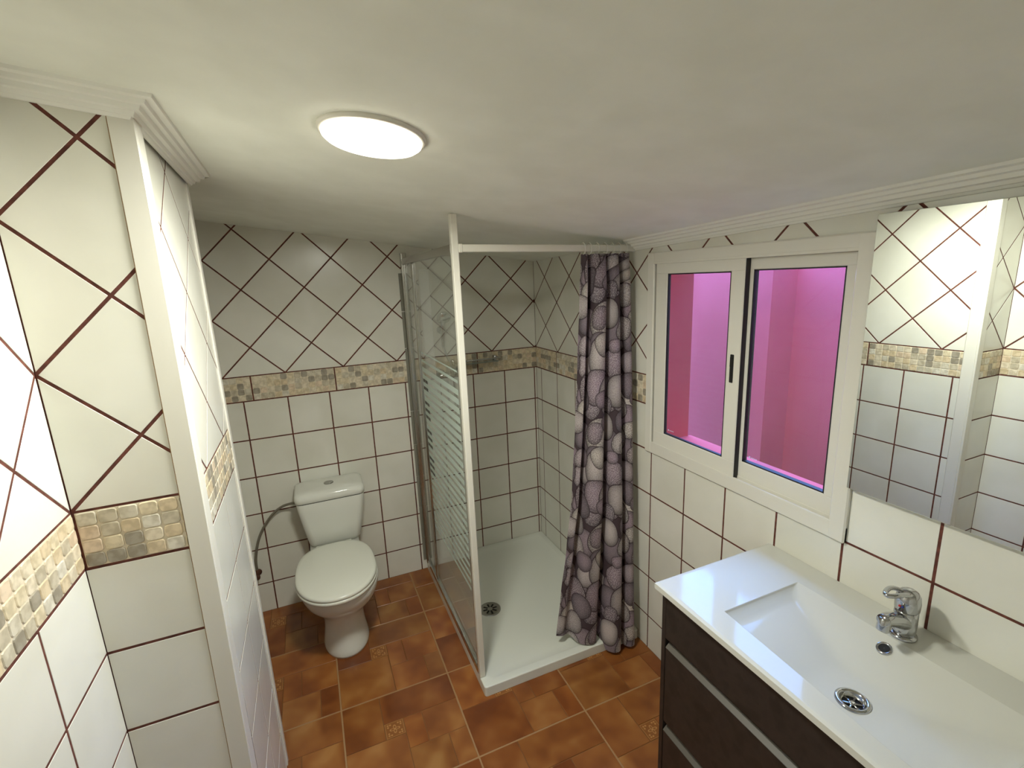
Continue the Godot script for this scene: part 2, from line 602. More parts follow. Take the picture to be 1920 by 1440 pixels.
func build_walls():
	make_chips()
	var g := 0.0009        # the grout lies this far behind the tile faces
	# back wall
	var wb := obj("wall_back", wall_mesh([[Vector3(LX - 0.15, -0.1, -0.15), Vector3(WX + 0.15, 2.2, -g)]]), M.grout)
	tag(wb, "tiled back wall behind the toilet and shower with mosaic border", "wall", "", "structure")
	var f := frame(Vector3.ZERO, Vector3.RIGHT, Vector3.UP)
	diamonds(wb, f, 0.0, 0.1398, [LX + 0.002, WX, ceil_y(LX, 0), ceil_y(WX, 0)])
	var cols := [LX]
	for k in 5: cols.append(0.074 + k * T)
	cols.append_array([1.074, 1.272, 1.472, 1.672, WX])
	squares(wb, f, cols)
	border(wb, f, [LX, 0.12, 0.512, 0.908, 1.304, WX])
	for q in [[0.06, 0.205], [0.209, 0.402], [0.406, 0.598], [0.602, 0.793], [0.797, 0.993], [0.997, 1.352], [1.356, 1.553], [1.557, 1.757]]:
		var et := new_st()
		slab(et, f, rect(0.888, q[0], 0.902, q[1]), 0.005, 0.0012, 0.006)
		obj("edge_tile", done(et), M.edge_tile, wb)
	# right wall with the window opening
	var hole := Rect2(1.1, 1.0, 0.77, 0.745)
	var wr := obj("wall_right", wall_mesh([
		[Vector3(WX + g, -0.1, 0), Vector3(WX + 0.18, hole.position.y, ENDZ)],
		[Vector3(WX + g, hole.end.y, 0), Vector3(WX + 0.18, 2.2, ENDZ)],
		[Vector3(WX + g, hole.position.y, 0), Vector3(WX + 0.18, hole.end.y, hole.position.x)],
		[Vector3(WX + g, hole.position.y, hole.end.x), Vector3(WX + 0.18, hole.end.y, ENDZ)]]), M.grout)
	tag(wr, "tiled right wall that holds the window, mirror and washbasin", "wall", "", "structure")
	f = frame(Vector3(WX, 0, 0), Vector3.BACK, Vector3.UP)
	diamonds(wr, f, 0.0, 0.1403, [0.0, ENDZ, ceil_y(WX, 0), ceil_y(WX, ENDZ)], [hole])
	squares(wr, f, [0.0, 0.0665, 0.2665, 0.468, 0.676, 0.886, 1.0964, 1.295, 1.4925, 1.695, 1.899, 2.108, 2.312, 2.516, 2.72, 2.924, 3.128, ENDZ], 6, [hole])
	border(wr, f, [0.0, 0.262, 0.66, 1.066])
	border(wr, f, [1.906, 2.0])
	# left wall
	var wl := obj("wall_left", wall_mesh([[Vector3(LX - 0.15, -0.1, 0), Vector3(LX - g, 2.3, ENDZ)]]), M.grout)
	tag(wl, "brightly lit tiled left wall nearest the camera with mosaic border", "wall", "", "structure")
	f = frame(Vector3(LX, 0, PZ1), Vector3.FORWARD, Vector3.UP)
	diamonds(wl, f, 0.0, H, [-(ENDZ - PZ1), 0.0, ceil_y(LX, ENDZ), ceil_y(LX, PZ1)])
	cols = [0.0]
	for k in 8: cols.append(-(0.194 + k * T))
	cols.append(-(ENDZ - PZ1))
	cols.reverse()
	squares(wl, f, cols)
	border(wl, f, [-(ENDZ - PZ1), -1.5, -1.1, -0.7, -0.36, 0.0])
	f = frame(Vector3(LX, 0, 0), Vector3.FORWARD, Vector3.UP)
	diamonds(wl, f, 0.0, H, [-PZ0, 0.0, ceil_y(LX, PZ0), ceil_y(LX, 0)])
	squares(wl, f, [-PZ0, -0.8, -0.6, -0.4, -0.2, 0.0])
	border(wl, f, [-PZ0, -0.79, -0.395, 0.0])
	# pier standing out from the left wall
	var pier := obj("wall_pier", wall_mesh([[Vector3(LX, 0, PZ0), Vector3(PX - g, 2.12, PZ1 - g)]]), M.grout)
	tag(pier, "narrow tiled pier standing out from the left wall", "pier", "", "structure")
	f = frame(Vector3(0, 0, PZ1), Vector3.RIGHT, Vector3.UP)
	diamonds(pier, f, LX, H, [LX + 0.001, PX, ceil_y(LX, PZ1), ceil_y(PX, PZ1)])
	squares(pier, f, [LX, PX])
	border(pier, f, [LX + 0.004, PX])
	f = frame(Vector3(PX, 0, 0), Vector3.FORWARD, Vector3.UP)
	diamonds(pier, f, -1.3604, H, [-PZ1, -PZ0, ceil_y(PX, PZ1), ceil_y(PX, PZ0)])
	squares(pier, f, [-PZ1, -1.42, -1.216, -1.02, -PZ0])
	border(pier, f, [-PZ1, -1.035, -PZ0])
	f = frame(Vector3(0, 0, PZ0), Vector3.LEFT, Vector3.UP)
	diamonds(pier, f, -PX, H, [-PX, -LX, ceil_y(PX, PZ0), ceil_y(LX, PZ0)])
	squares(pier, f, [-PX, -LX])
	border(pier, f, [-PX, -LX])
	# wall behind the camera
	var wf := obj("wall_front", wall_mesh([[Vector3(LX - 0.15, -0.1, ENDZ), Vector3(WX + 0.15, 2.3, ENDZ + 0.15)]]), M.plaster)
	tag(wf, "plain painted wall behind the camera", "wall", "", "structure")
	# white plastic corner angles of the pier
	var st := new_st()
	var lean := Transform3D(Basis(Vector3.BACK, -0.0085), Vector3(-0.0085, 0.0012, 0))
	bx(st, Vector3(0.114, 0.0, PZ1 - 0.004), Vector3(0.154, ceil_y(0.15, PZ1) - 0.004, PZ1 + 0.003), 0.001, lean)
	bx(st, Vector3(PX - 0.03, 0.0, PZ1 - 0.05), Vector3(0.154, ceil_y(0.15, PZ1) - 0.004, PZ1 - 0.003), 0.003, lean)
	var tr := obj("trim_1", done(st), M.pvc)
	tag(tr, "white plastic corner strip down the near edge of the pier", "corner trim", "", "structure")
	st = new_st()
	bx(st, Vector3(0.1125, 0.0, PZ1 - 0.001), Vector3(0.1138, ceil_y(0.15, PZ1) - 0.03, PZ1 + 0.0012), 0.0, lean)
	obj("sealant_line", done(st), mat(c8(150, 116, 74), 0.8), tr)
	st = new_st()
	bx(st, Vector3(PX - 0.002, 0.0, PZ0 - 0.004), Vector3(PX + 0.004, ceil_y(0.15, PZ0), PZ0 + 0.022), 0.0012)
	tr = obj("trim_2", done(st), M.pvc)
	tag(tr, "thin white corner strip down the far edge of the pier", "corner trim", "", "structure")

func build_floor():
	var st := new_st()
	bx(st, Vector3(LX - 0.15, -0.12, -0.15), Vector3(WX + 0.15, -0.0022, ENDZ + 0.15))
	var fl := obj("floor", done(st), M.floor_grout_thin)
	tag(fl, "brown terracotta style tiled floor with printed rosette inserts", "floor", "", "structure")
	var f := frame(Vector3.ZERO, Vector3.RIGHT, Vector3.FORWARD)
	var xs := [-0.105, 0.345, 0.795, 1.246, 1.696]
	var zs := [-0.06, 0.389, 0.838, 1.265, 1.7, 2.14, 2.58, 3.02, 3.46]
	# the wide joints between the big tiles are paler than the pressed lines within them
	st = new_st()
	for x in xs:
		if x > LX and x < WX: slab(st, f, rect(x - 0.0035, -ENDZ, x + 0.0035, 0.0), 0.003, 0.0, -0.0012)
	for z in zs:
		if z > 0 and z < ENDZ: slab(st, f, rect(LX, -z - 0.0035, WX, -z + 0.0035), 0.003, 0.0, -0.0011)
	var gj := obj("grout_line", done(st), M.floor_grout, fl)
	gj.set_meta("kind", "stuff")
	var parts := [[0, 0, 2, 3], [2, 0, 6, 2], [2, 2, 3, 3], [3, 2, 4, 4], [4, 2, 6, 4], [5, 4, 6, 6], [3, 4, 5, 6], [0, 3, 3, 6]]
	for a in xs.size() - 1:
		for b in zs.size() - 1:
			var ux: float = (xs[a + 1] - xs[a]) / 6.0
			var uz: float = (zs[b + 1] - zs[b]) / 6.0
			for p in parts:
				var e := [0.0013, 0.0013, 0.0013, 0.0013]
				for k in 4:
					if p[k] == 0 or p[k] == 6: e[k] = 0.003
				var x0: float = maxf(xs[a] + p[0] * ux + e[0], LX)
				var x1: float = minf(xs[a] + p[2] * ux - e[2], WX)
				var z0: float = maxf(zs[b] + p[1] * uz + e[1], 0.0)
				var z1: float = minf(zs[b] + p[3] * uz - e[3], ENDZ)
				if x1 - x0 < 0.004 or z1 - z0 < 0.004: continue
				if x0 > 0.91 and z1 < 1.02: continue       # under the shower tray
				if x0 > 1.27 and z0 > 1.74: continue       # under the vanity
				st = new_st()
				if p[0] == 2 and p[1] == 2:
					var q := [Vector3(x0, 0, z1), Vector3(x1, 0, z1), Vector3(x1, 0, z0), Vector3(x0, 0, z0)]
					var uv := [Vector2(0, 1), Vector2(1, 1), Vector2(1, 0), Vector2(0, 0)]
					for k in [0, 2, 1, 0, 3, 2]:
						st.set_uv(uv[k]); st.add_vertex(q[k])
					var lo := [q[0], q[1], q[2], q[3]]
					st.set_uv(Vector2(0.02, 0.02))
					for k in 4:
						var l := (k + 1) % 4
						quad(st, lo[k] - Vector3(0, 0.003, 0), lo[l] - Vector3(0, 0.003, 0), lo[l], lo[k])
					obj("decorated_floor_tile", done(st), M.decor, fl)
				else:
					slab(st, f, rect(x0, -z1, x1, -z0), 0.003, 0.0011, rng.randf_range(-0.0003, 0.0002))
					obj("floor_tile", done(st), M.floor[rng.randi() % 6], fl)

func build_ceiling():
	var st := new_st()
	var p := []
	for t in [0.0, 0.12]:
		for q in [[LX - 0.15, ENDZ + 0.15], [WX + 0.15, ENDZ + 0.15], [WX + 0.15, -0.15], [LX - 0.15, -0.15]]:
			p.append(Vector3(q[0], ceil_y(q[0], q[1]) + t, q[1]))
	quad(st, p[4], p[5], p[6], p[7])
	quad(st, p[3], p[2], p[1], p[0])
	for k in 4:
		var l := (k + 1) % 4
		quad(st, p[k], p[l], p[l + 4], p[k + 4])
	var c := obj("ceiling", done(st), M.plaster)
	tag(c, "sloping off white painted ceiling with a round lamp", "ceiling", "", "structure")
	# cornices, a stepped profile of (out from the wall, down from the ceiling)
	var prof := [Vector2(0.0, 0.036), Vector2(0.006, 0.036), Vector2(0.01, 0.031), Vector2(0.014, 0.031), Vector2(0.018, 0.024), Vector2(0.027, 0.023), Vector2(0.03, 0.015), Vector2(0.039, 0.014), Vector2(0.042, 0.007), Vector2(0.054, 0.006), Vector2(0.056, 0.0), Vector2(0.0, -0.01)]
	var run := func(pts: Array, outs: Array) -> ArrayMesh:
		var s := new_st()
		var rings := []
		for k in pts.size():
			var ring := []
			for q in prof:
				var w: Vector3 = pts[k] + outs[k] * q.x
				ring.append(Vector3(w.x, ceil_y(w.x, w.z) - q.y, w.z))
			rings.append(ring)
		loft(s, rings)
		return done(s)
	var k1: MeshInstance3D = obj("trim_3", run.call([Vector3(LX, 0, PZ1), Vector3(PX + 0.007, 0, PZ1), Vector3(PX + 0.007, 0, PZ0)], [Vector3(0, 0, 1), Vector3(1, 0, 1), Vector3(1, 0, 0)]), M.cornice)
	tag(k1, "white stepped cornice wrapped round the top of the pier", "cornice", "", "structure")
	var k2: MeshInstance3D = obj("trim_4", run.call([Vector3(WX, 0, 0.962), Vector3(WX, 0, ENDZ)], [Vector3(-1, 0, 0), Vector3(-1, 0, 0)]), M.cornice)
	tag(k2, "white stepped cornice along the ceiling above the window", "cornice", "", "structure")
	var k3: MeshInstance3D = obj("trim_5", run.call([Vector3(LX, 0, ENDZ), Vector3(LX, 0, PZ1 + 0.056)], [Vector3(1, 0, 0), Vector3(1, 0, 0)]), M.cornice)
	tag(k3, "white stepped cornice along the top of the left wall", "cornice", "", "structure")

func build_window():
	var w := thing("window_1", "white sliding window with two panes facing a pink wall", "window", Vector3(WX, 0.96, 1.49), "", "structure")
	var o := -w.position
	var fr := func(st: SurfaceTool, x0: float, x1: float, y0: float, y1: float, z0: float, z1: float, bev: float):
		bx(st, o + Vector3(x0, y0, z0), o + Vector3(x1, y1, z1), bev)
	# flat outer trim
	for q in [["top", 1.062, 1.908, 1.742, 1.781], ["bottom", 1.066, 1.908, 0.962, 1.012], ["left", 1.066, 1.106, 0.962, 1.781], ["right", 1.862, 1.908, 0.962, 1.781]]:
		var st := new_st()
		var dx := 0.0 if q[0] in ["top", "bottom"] else -0.0015
		fr.call(st, WX - 0.012 + dx, WX + 0.002, q[3], q[4], q[1], q[2], 0.004)
		obj("trim_board", done(st), M.pvc, w)
	# inner frame with the two tracks
	var st := new_st()
	fr.call(st, WX + 0.0, WX + 0.045, 1.738, 1.75, 1.095, 1.875, 0.0)
	fr.call(st, WX + 0.0, WX + 0.045, 0.995, 1.004, 1.095, 1.875, 0.0)
	fr.call(st, WX + 0.0, WX + 0.045, 0.995, 1.75, 1.095, 1.104, 0.0)
	fr.call(st, WX + 0.0, WX + 0.045, 0.995, 1.75, 1.866, 1.875, 0.0)
	fr.call(st, WX - 0.0125, WX - 0.009, 1.0, 1.014, 1.1, 1.87, 0.001)
	fr.call(st, WX + 0.0105, WX + 0.0125, 1.0, 1.016, 1.1, 1.87, 0.001)
	fr.call(st, WX - 0.0125, WX - 0.009, 1.737, 1.746, 1.1, 1.87, 0.001)
	obj("frame", done(st), M.pvc, w)
	# two sashes: the far one slides in front
	var rails := func(called: String, x0: float, x1: float, z0: float, z1: float, y0: float, y1: float, gz0: float, gz1: float, gy0: float, gy1: float) -> MeshInstance3D:
		var s := new_st()
		fr.call(s, x0, x1, y0, gy0, z0, z1, 0.0025)
		fr.call(s, x0, x1, gy1, y1, z0, z1, 0.0025)
		fr.call(s, x0, x1, gy0 - 0.003, gy1 + 0.003, z0, gz0, 0.0025)
		fr.call(s, x0, x1, gy0 - 0.003, gy1 + 0.003, gz1, z1, 0.0025)
		var sash: MeshInstance3D = obj(called, done(s), M.pvc, w)
		s = new_st()
		var b := 0.004
		fr.call(s, x0 + 0.003, x1 - 0.004, gy0 - 0.002, gy0 + b, gz0, gz1, 0.0)
		fr.call(s, x0 + 0.003, x1 - 0.004, gy1 - b, gy1 + 0.002, gz0, gz1, 0.0)
		fr.call(s, x0 + 0.003, x1 - 0.004, gy0, gy1, gz0 - 0.002, gz0 + b, 0.0)
		fr.call(s, x0 + 0.003, x1 - 0.004, gy0, gy1, gz1 - b, gz1 + 0.002, 0.0)
		obj("gasket", done(s), M.rubber, sash)
		s = new_st()
		var xm := (x0 + x1) * 0.5
		fr.call(s, xm - 0.002, xm + 0.002, gy0, gy1, gz0, gz1, 0.0)
		obj("pane", done(s), M.pane, sash)
		s = new_st()
		fr.call(s, xm - 0.0026, xm - 0.0022, gy0 + 0.018, gy0 + 0.024, gz0 + 0.02, gz0 + 0.026, 0.0)
		for k in 4:
			fr.call(s, xm - 0.0026, xm - 0.0022, gy0 + 0.019, gy0 + 0.022, gz0 + 0.03 + k * 0.006, gz0 + 0.034 + k * 0.006, 0.0)
		obj("glass_stamp", done(s), M.mark, sash)
		return sash
	var a: MeshInstance3D = rails.call("sash", WX - 0.008, WX + 0.01, 1.112, 1.528, 1.006, 1.744, 1.176, 1.474, 1.067, 1.699)
	rails.call("sash", WX + 0.013, WX + 0.037, 1.49, 1.866, 1.012, 1.738, 1.541, 1.824, 1.07, 1.702)
	var s := new_st()
	bx(s, o + Vector3(WX - 0.0105, 1.337, 1.49), o + Vector3(WX - 0.006, 1.432, 1.505), 0.002)
	bx(s, o + Vector3(WX - 0.014, 1.39, 1.4925), o + Vector3(WX - 0.008, 1.425, 1.5025), 0.002)
	obj("latch", done(s), M.black, a)
	s = new_st()
	bx(s, o + Vector3(WX - 0.005, 1.008, 1.528), o + Vector3(WX + 0.0125, 1.742, 1.5305), 0.0)
	bx(s, o + Vector3(WX + 0.002, 1.008, 1.1045), o + Vector3(WX + 0.01, 1.738, 1.112), 0.0)
	obj("brush_seal", done(s), M.rubber, w)
	# pink rendered reveal of the opening outside the frame
	s = new_st()
	bx(s, o + Vector3(WX + 0.046, 0.97, 1.085), o + Vector3(WX + 0.19, 1.765, 1.104))
	bx(s, o + Vector3(WX + 0.046, 0.97, 1.866), o + Vector3(WX + 0.19, 1.765, 1.885))
	bx(s, o + Vector3(WX + 0.046, 1.741, 1.104), o + Vector3(WX + 0.19, 1.765, 1.866))
	bx(s, o + Vector3(WX + 0.046, 0.97, 1.104), o + Vector3(WX + 0.205, 1.004, 1.866))
	obj("outer_reveal", done(s), M.pink, w)

func build_outside():
	# pink rendered parapet across a light well, with one set-back
	var st := new_st()
	var top := 1.745
	bx(st, Vector3(2.6, -0.6, 1.02), Vector3(2.8, top, 2.7))
	bx(st, Vector3(2.434, -0.6, -2.2), Vector3(2.8, top, 1.02))
	var o := obj("wall_outside", done(st), M.pink)
	tag(o, "pink rendered wall seen outside through the window", "wall", "", "structure")
	st = new_st()
	bx(st, Vector3(WX + 0.18, -0.1, -2.2), Vector3(2.6, 0.1, 2.7))
	var blocker := obj("wall_added_blocker", box_mesh(Vector3(WX + 0.18, -0.6, 2.7), Vector3(6.5, 6.5, 2.9)), mat(c8(66, 58, 60), 0.9))  # added out of view to block sky light and darken the pink returns
	tag(blocker, "tall dark unseen wall added to keep sky light off the pink returns", "wall", "", "structure")
	o = obj("floor_outside", done(st), M.outdoor)
	tag(o, "grey ground of the light well outside the window", "ground", "", "structure")

# ------------------------------------------------------------------ lamp
func build_light():
	var cx := 0.575
	var cz := 1.585
	var n := Vector3(0.132, 1.0, -0.034).normalized()
	var b := Basis(Vector3(1, -0.132, 0).normalized(), n, Vector3.ZERO)
	b.z = b.x.cross(b.y).normalized()
	b.x = b.y.cross(b.z).normalized()
	var l := thing("ceiling_light", "round white flush lamp glowing on the sloping ceiling", "ceiling lamp", Vector3(cx, ceil_y(cx, cz), cz))
	l.basis = b
	var st := new_st(true)
	lathe(st, [Vector2(0.1, -0.008), Vector2(0.104, -0.007), Vector2(0.106, -0.003), Vector2(0.106, 0.002)], Vector3.ZERO, Basis.IDENTITY, 48)
	obj("rim", done(st), M.pvc, l)
	st = new_st(true)
	lathe(st, [Vector2(0.004, -0.028), Vector2(0.04, -0.0272), Vector2(0.07, -0.0245), Vector2(0.09, -0.019), Vector2(0.097, -0.0135), Vector2(0.0985, -0.008), Vector2(0.0985, -0.003)], Vector3.ZERO, Basis.IDENTITY, 48)
	obj("diffuser", done(st), M.diffuser, l)
	var a := AreaLight3D.new()
	a.name = "lamp_glow"
	a.area_size = Vector2(0.165, 0.165)
	a.area_normalize_energy = true
	a.light_energy = 1.8
	a.light_color = Color(0.995, 1.0, 0.955)
	a.area_range = 8.0
	a.shadow_enabled = true
	a.position = Vector3(0, -0.031, 0)
	a.rotation = Vector3(-PI / 2, 0, 0)
	l.add_child(a)

# ------------------------------------------------------------------ toilet
func build_toilet():
	var t := thing("toilet", "white ceramic toilet with closed lid standing against the back wall", "toilet", Vector3(0.404, 0, 0.35))
	var cx := 0.0
	var z0 := -0.35
	var st := new_st(true)
	# pedestal and bowl: [y, half width, back z, front z, centre z]
	var secs := [[0.0, 0.104, 0.235, 0.55, 0.4], [0.012, 0.105, 0.235, 0.553, 0.4], [0.03, 0.102, 0.237, 0.548, 0.4], [0.09, 0.093, 0.24, 0.535, 0.4], [0.14, 0.091, 0.24, 0.532, 0.4], [0.185, 0.096, 0.235, 0.54, 0.41], [0.22, 0.112, 0.225, 0.563, 0.42], [0.26, 0.138, 0.21, 0.607, 0.44], [0.3, 0.159, 0.2, 0.647, 0.455], [0.34, 0.171, 0.195, 0.672, 0.465], [0.372, 0.175, 0.19, 0.683, 0.47], [0.385, 0.173, 0.19, 0.681, 0.47]]
	var rings := []
	for s in secs:
		rings.append(ring_y(cx, s[0], z0 + s[4], s[1], s[4] - s[2], s[3] - s[4], 56, 2.5, 2.1))
	loft(st, rings)
	# deck that carries the cistern
	rings = []
	for s in [[0.2, 0.07, 0.06, 0.27], [0.28, 0.1, 0.03, 0.26], [0.36, 0.118, 0.02, 0.25], [0.392, 0.12, 0.018, 0.25]]:
		rings.append(round_rect_ring(cx - s[1], cx + s[1], s[0], z0 + s[2], z0 + s[3], 0.03))
	loft(st, rings)
	obj("bowl", done(st), M.ceramic, t)
	# seat and lid, same outline
	var outline := func(y: float, grow: float) -> Array:
		return ring_y(cx - 0.008, y, z0 + 0.47, 0.179 + grow, 0.262 + grow, 0.232 + grow, 64, 2.75, 2.12)
	st = new_st(true)
	loft(st, [outline.call(0.386, -0.006), outline.call(0.388, 0.0), outline.call(0.4, 0.001), outline.call(0.403, -0.003)])
	obj("seat", done(st), M.seat, t)
	st = new_st(true)
	loft(st, [outline.call(0.404, -0.005), outline.call(0.406, -0.001), outline.call(0.416, -0.001), outline.call(0.421, -0.006), outline.call(0.4235, -0.02), outline.call(0.425, -0.08)])
	obj("lid", done(st), M.seat, t)
	for s in [-1, 1]:
		st = new_st(true)
		lathe(st, [Vector2(0.011, -0.016), Vector2(0.013, -0.014), Vector2(0.013, 0.014), Vector2(0.011, 0.016)], Vector3(0.07 * s - 0.004, 0.404, z0 + 0.212), Basis(Vector3.BACK, PI / 2), 16)
		obj("hinge", done(st), M.seat, t)
	# cistern
	st = new_st(true)
	rings = []
	for s in [[0.393, 0.112, 0.03, 0.168, 0.03], [0.397, 0.122, 0.024, 0.177, 0.035], [0.415, 0.1285, 0.02, 0.187, 0.035], [0.5, 0.143, 0.016, 0.196, 0.033], [0.6, 0.158, 0.013, 0.205, 0.03], [0.648, 0.163, 0.012, 0.208, 0.03], [0.652, 0.162, 0.013, 0.207, 0.03]]:
		rings.append(round_rect_ring(cx + 0.008 - s[1], cx + 0.008 + s[1], s[0], z0 + s[2], z0 + s[3], s[4]))
	loft(st, rings)
	var cis := obj("cistern", done(st), M.ceramic, t)
	st = new_st(true)
	rings = []
	for s in [[0.655, 0.165, 0.01, 0.21], [0.657, 0.1675, 0.009, 0.213], [0.676, 0.169, 0.008, 0.215], [0.692, 0.166, 0.01, 0.21], [0.7, 0.158, 0.015, 0.2], [0.703, 0.142, 0.025, 0.184]]:
		rings.append(round_rect_ring(cx + 0.008 - s[1], cx + 0.008 + s[1], s[0], z0 + s[2], z0 + s[3], 0.032))
	loft(st, rings)
	obj("cistern_lid", done(st), M.ceramic, cis)
	st = new_st(true)
	loft(st, [round_rect_ring(0.008 - 0.1625, 0.008 + 0.1625, 0.6515, z0 + 0.0125, z0 + 0.2085, 0.03), round_rect_ring(0.008 - 0.1625, 0.008 + 0.1625, 0.6565, z0 + 0.0125, z0 + 0.2085, 0.03)])
	obj("lid_seam_shade", done(st), M.rubber, cis)  # dark strip that paints in the shade of the seam under the lid
	st = new_st(true)
	lathe(st, [Vector2(0.024, 0.7), Vector2(0.024, 0.7055), Vector2(0.0225, 0.707), Vector2(0.02, 0.7072)], Vector3(0.008, 0, z0 + 0.1), Basis.IDENTITY, 28)
	bx(st, Vector3(0.0072, 0.707, z0 + 0.082), Vector3(0.0088, 0.7078, z0 + 0.118))
	obj("flush_button", done(st), M.brushed, cis)
	# water hose and valve on the wall
	st = new_st(true)
	tube(st, smooth_path([Vector3(0.243, 0.622, 0.09), Vector3(0.225, 0.618, 0.075), Vector3(0.175, 0.598, 0.045), Vector3(0.122, 0.557, 0.03), Vector3(0.07, 0.49, 0.028), Vector3(0.037, 0.42, 0.028), Vector3(0.015, 0.33, 0.028), Vector3(0.012, 0.265, 0.03)]), 0.0065, 10)
	var h := obj("water_hose", done(st), M.steel_hose)
	tag(h, "grey braided water hose curving from cistern down to wall valve", "hose")
	var v := thing("stop_valve", "small rusty stop valve low on the wall left of the toilet", "valve", Vector3(0.012, 0.24, 0.0))
	st = new_st(true)
	lathe(st, [Vector2(0.018, 0.0), Vector2(0.018, 0.004), Vector2(0.009, 0.006), Vector2(0.009, 0.04)], Vector3.ZERO, Basis(Vector3.RIGHT, PI / 2), 18)
	lathe(st, [Vector2(0.008, -0.012), Vector2(0.01, -0.01), Vector2(0.01, 0.028), Vector2(0.007, 0.03)], Vector3(0, 0, 0.03), Basis.IDENTITY, 14)
	obj("body", done(st), M.rust, v)
	st = new_st(true)
	lathe(st, [Vector2(0.004, 0.0), Vector2(0.004, 0.01), Vector2(0.014, 0.012), Vector2(0.014, 0.02), Vector2(0.01, 0.022)], Vector3(0, 0, 0.04), Basis(Vector3.RIGHT, PI / 2), 14)
	obj("handle", done(st), M.rust, v)

# ------------------------------------------------------------------ shower
func build_shower():
	# tray
	var x0 := 0.905
	var z1 := 1.034
	var t := thing("shower_tray", "low white rectangular shower tray in the corner of the tiles", "shower tray", Vector3(1.296, 0, 0.517))
	var o := -t.position
	var st := new_st(true)
	var rr := func(y: float, e: float, r: float) -> Array:
		var q := round_rect_ring(x0 + e, WX - 0.001 - e, y, 0.001 + e, z1 - e, r)
		var out := []
		for p in q: out.append(p + o)
		return out
	loft(st, [rr.call(0.0, 0.0, 0.012), rr.call(0.002, 0.0, 0.012), rr.call(0.0405, 0.0, 0.012), rr.call(0.0415, 0.0, 0.012), rr.call(0.0442, 0.0012, 0.012), rr.call(0.045, 0.004, 0.013), rr.call(0.045, 0.005, 0.013), rr.call(0.0448, 0.034, 0.02), rr.call(0.044, 0.036, 0.025), rr.call(0.0375, 0.055, 0.05), rr.call(0.034, 0.08, 0.06), rr.call(0.032, 0.14, 0.08)])
	obj("basin", done(st), M.acrylic, t)
	var c := o + Vector3(1.103, 0.032, 0.567)
	st = new_st(true)
	lathe(st, [Vector2(0.056, -0.002), Vector2(0.056, 0.002), Vector2(0.052, 0.0038), Vector2(0.046, 0.0038), Vector2(0.044, 0.0026)], c, Basis.IDENTITY, 36)
	var dr := obj("drain_cover", done(st), M.brushed, t)
	st = new_st()
	for k in 8:
		var bs := Basis(Vector3.UP, TAU * k / 8)
		bx(st, Vector3(0.014, 0.0026, -0.0045), Vector3(0.037, 0.0034, 0.0045), 0.0, Transform3D(bs, c))
	obj("slot", done(st), M.black, dr)
	# glass screen
	var s := thing("shower_screen", "fixed glass shower screen with frosted stripes and white corner post", "shower screen", Vector3(0.916, 0.045, 0.5))
	o = -s.position
	st = new_st()
	bx(st, o + Vector3(0.904, 0.045, 0.954), o + Vector3(0.929, ceil_y(0.916, 0.96) - 0.001, 0.978), 0.0025)
	obj("post", done(st), M.lacquer, s)
	st = new_st()
	bx(st, o + Vector3(0.902, 0.045, 0.001), o + Vector3(0.93, 1.86, 0.03), 0.002)
	bx(st, o + Vector3(0.907, 0.045, 0.03), o + Vector3(0.925, 1.86, 0.046), 0.001)
	obj("wall_profile", done(st), M.alu, s)
	st = new_st()
	bx(st, o + Vector3(0.904, 0.0455, 0.046), o + Vector3(0.927, 0.078, 0.954), 0.002)
	obj("bottom_rail", done(st), M.alu, s)
	st = new_st()
	bx(st, o + Vector3(0.904, 1.8, 0.046), o + Vector3(0.927, 1.832, 0.954), 0.002)
	obj("top_rail", done(st), M.alu, s)
	st = new_st()
	bx(st, o + Vector3(0.906, 0.079, 0.236), o + Vector3(0.926, 1.799, 0.254), 0.003)
	obj("hinge_profile", done(st), M.alu, s)
	for q in [[0.046, 0.236], [0.254, 0.948]]:
		st = new_st()
		bx(st, o + Vector3(0.913, 0.079, q[0]), o + Vector3(0.919, 1.799, q[1]))
		var gl := obj("glass_pane", done(st), M.shower_glass, s)
		if q[0] > 0.2:
			for k in 26:
				var y := 1.37 - k * 0.0375
				var hgt := 0.026 - 0.0007 * absf(k - 6)
				if k == 0: hgt = 0.006
				if k == 1: hgt = 0.012
				st = new_st()
				bx(st, o + Vector3(0.9122, y - hgt, 0.29), o + Vector3(0.9128, y, 0.905))
				obj("frosted_stripe", done(st), M.frost, gl)
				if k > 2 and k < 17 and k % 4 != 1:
					for z in [0.297, 0.345]:  # dark look of the clear gaps, painted on as pairs of squares
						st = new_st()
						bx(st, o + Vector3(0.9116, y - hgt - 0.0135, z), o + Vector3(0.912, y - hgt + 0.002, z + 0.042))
						obj("painted_gap_square", done(st), M.painted_gap_dark, gl)
	st = new_st()
	bx(st, o + Vector3(0.905, 0.079, 0.946), o + Vector3(0.918, 1.8, 0.9545), 0.001)
	obj("edge_seal", done(st), M.alu, s)
	# curtain rail
	var r := thing("curtain_rail", "white square curtain rail from screen post to right wall", "curtain rail", Vector3(1.3, 1.815, 0.968))
	st = new_st()
	var a := Vector3(0.929, 1.817, 0.968) - r.position
	var b := Vector3(WX - 0.001, 1.806, 0.968) - r.position
	var len := a.distance_to(b)
	bx(st, Vector3(-len / 2, -0.013, -0.009), Vector3(len / 2, 0.013, 0.009), 0.002, Transform3D(Basis(Vector3.BACK, (b - a).angle_to(Vector3.RIGHT) * -1.0), (a + b) / 2))
	obj("bar", done(st), M.lacquer, r)
	st = new_st()
	bx(st, Vector3(0.9285, 1.802, 0.957) - r.position, Vector3(0.943, 1.832, 0.979) - r.position, 0.002)
	obj("end_bracket", done(st), M.lacquer, r)
	# glass shelf on the back wall
	var sh := thing("shower_shelf", "chrome wire shelf with glass plate on shower back wall", "shelf", Vector3(1.285, 1.245, 0.05))
	st = new_st()
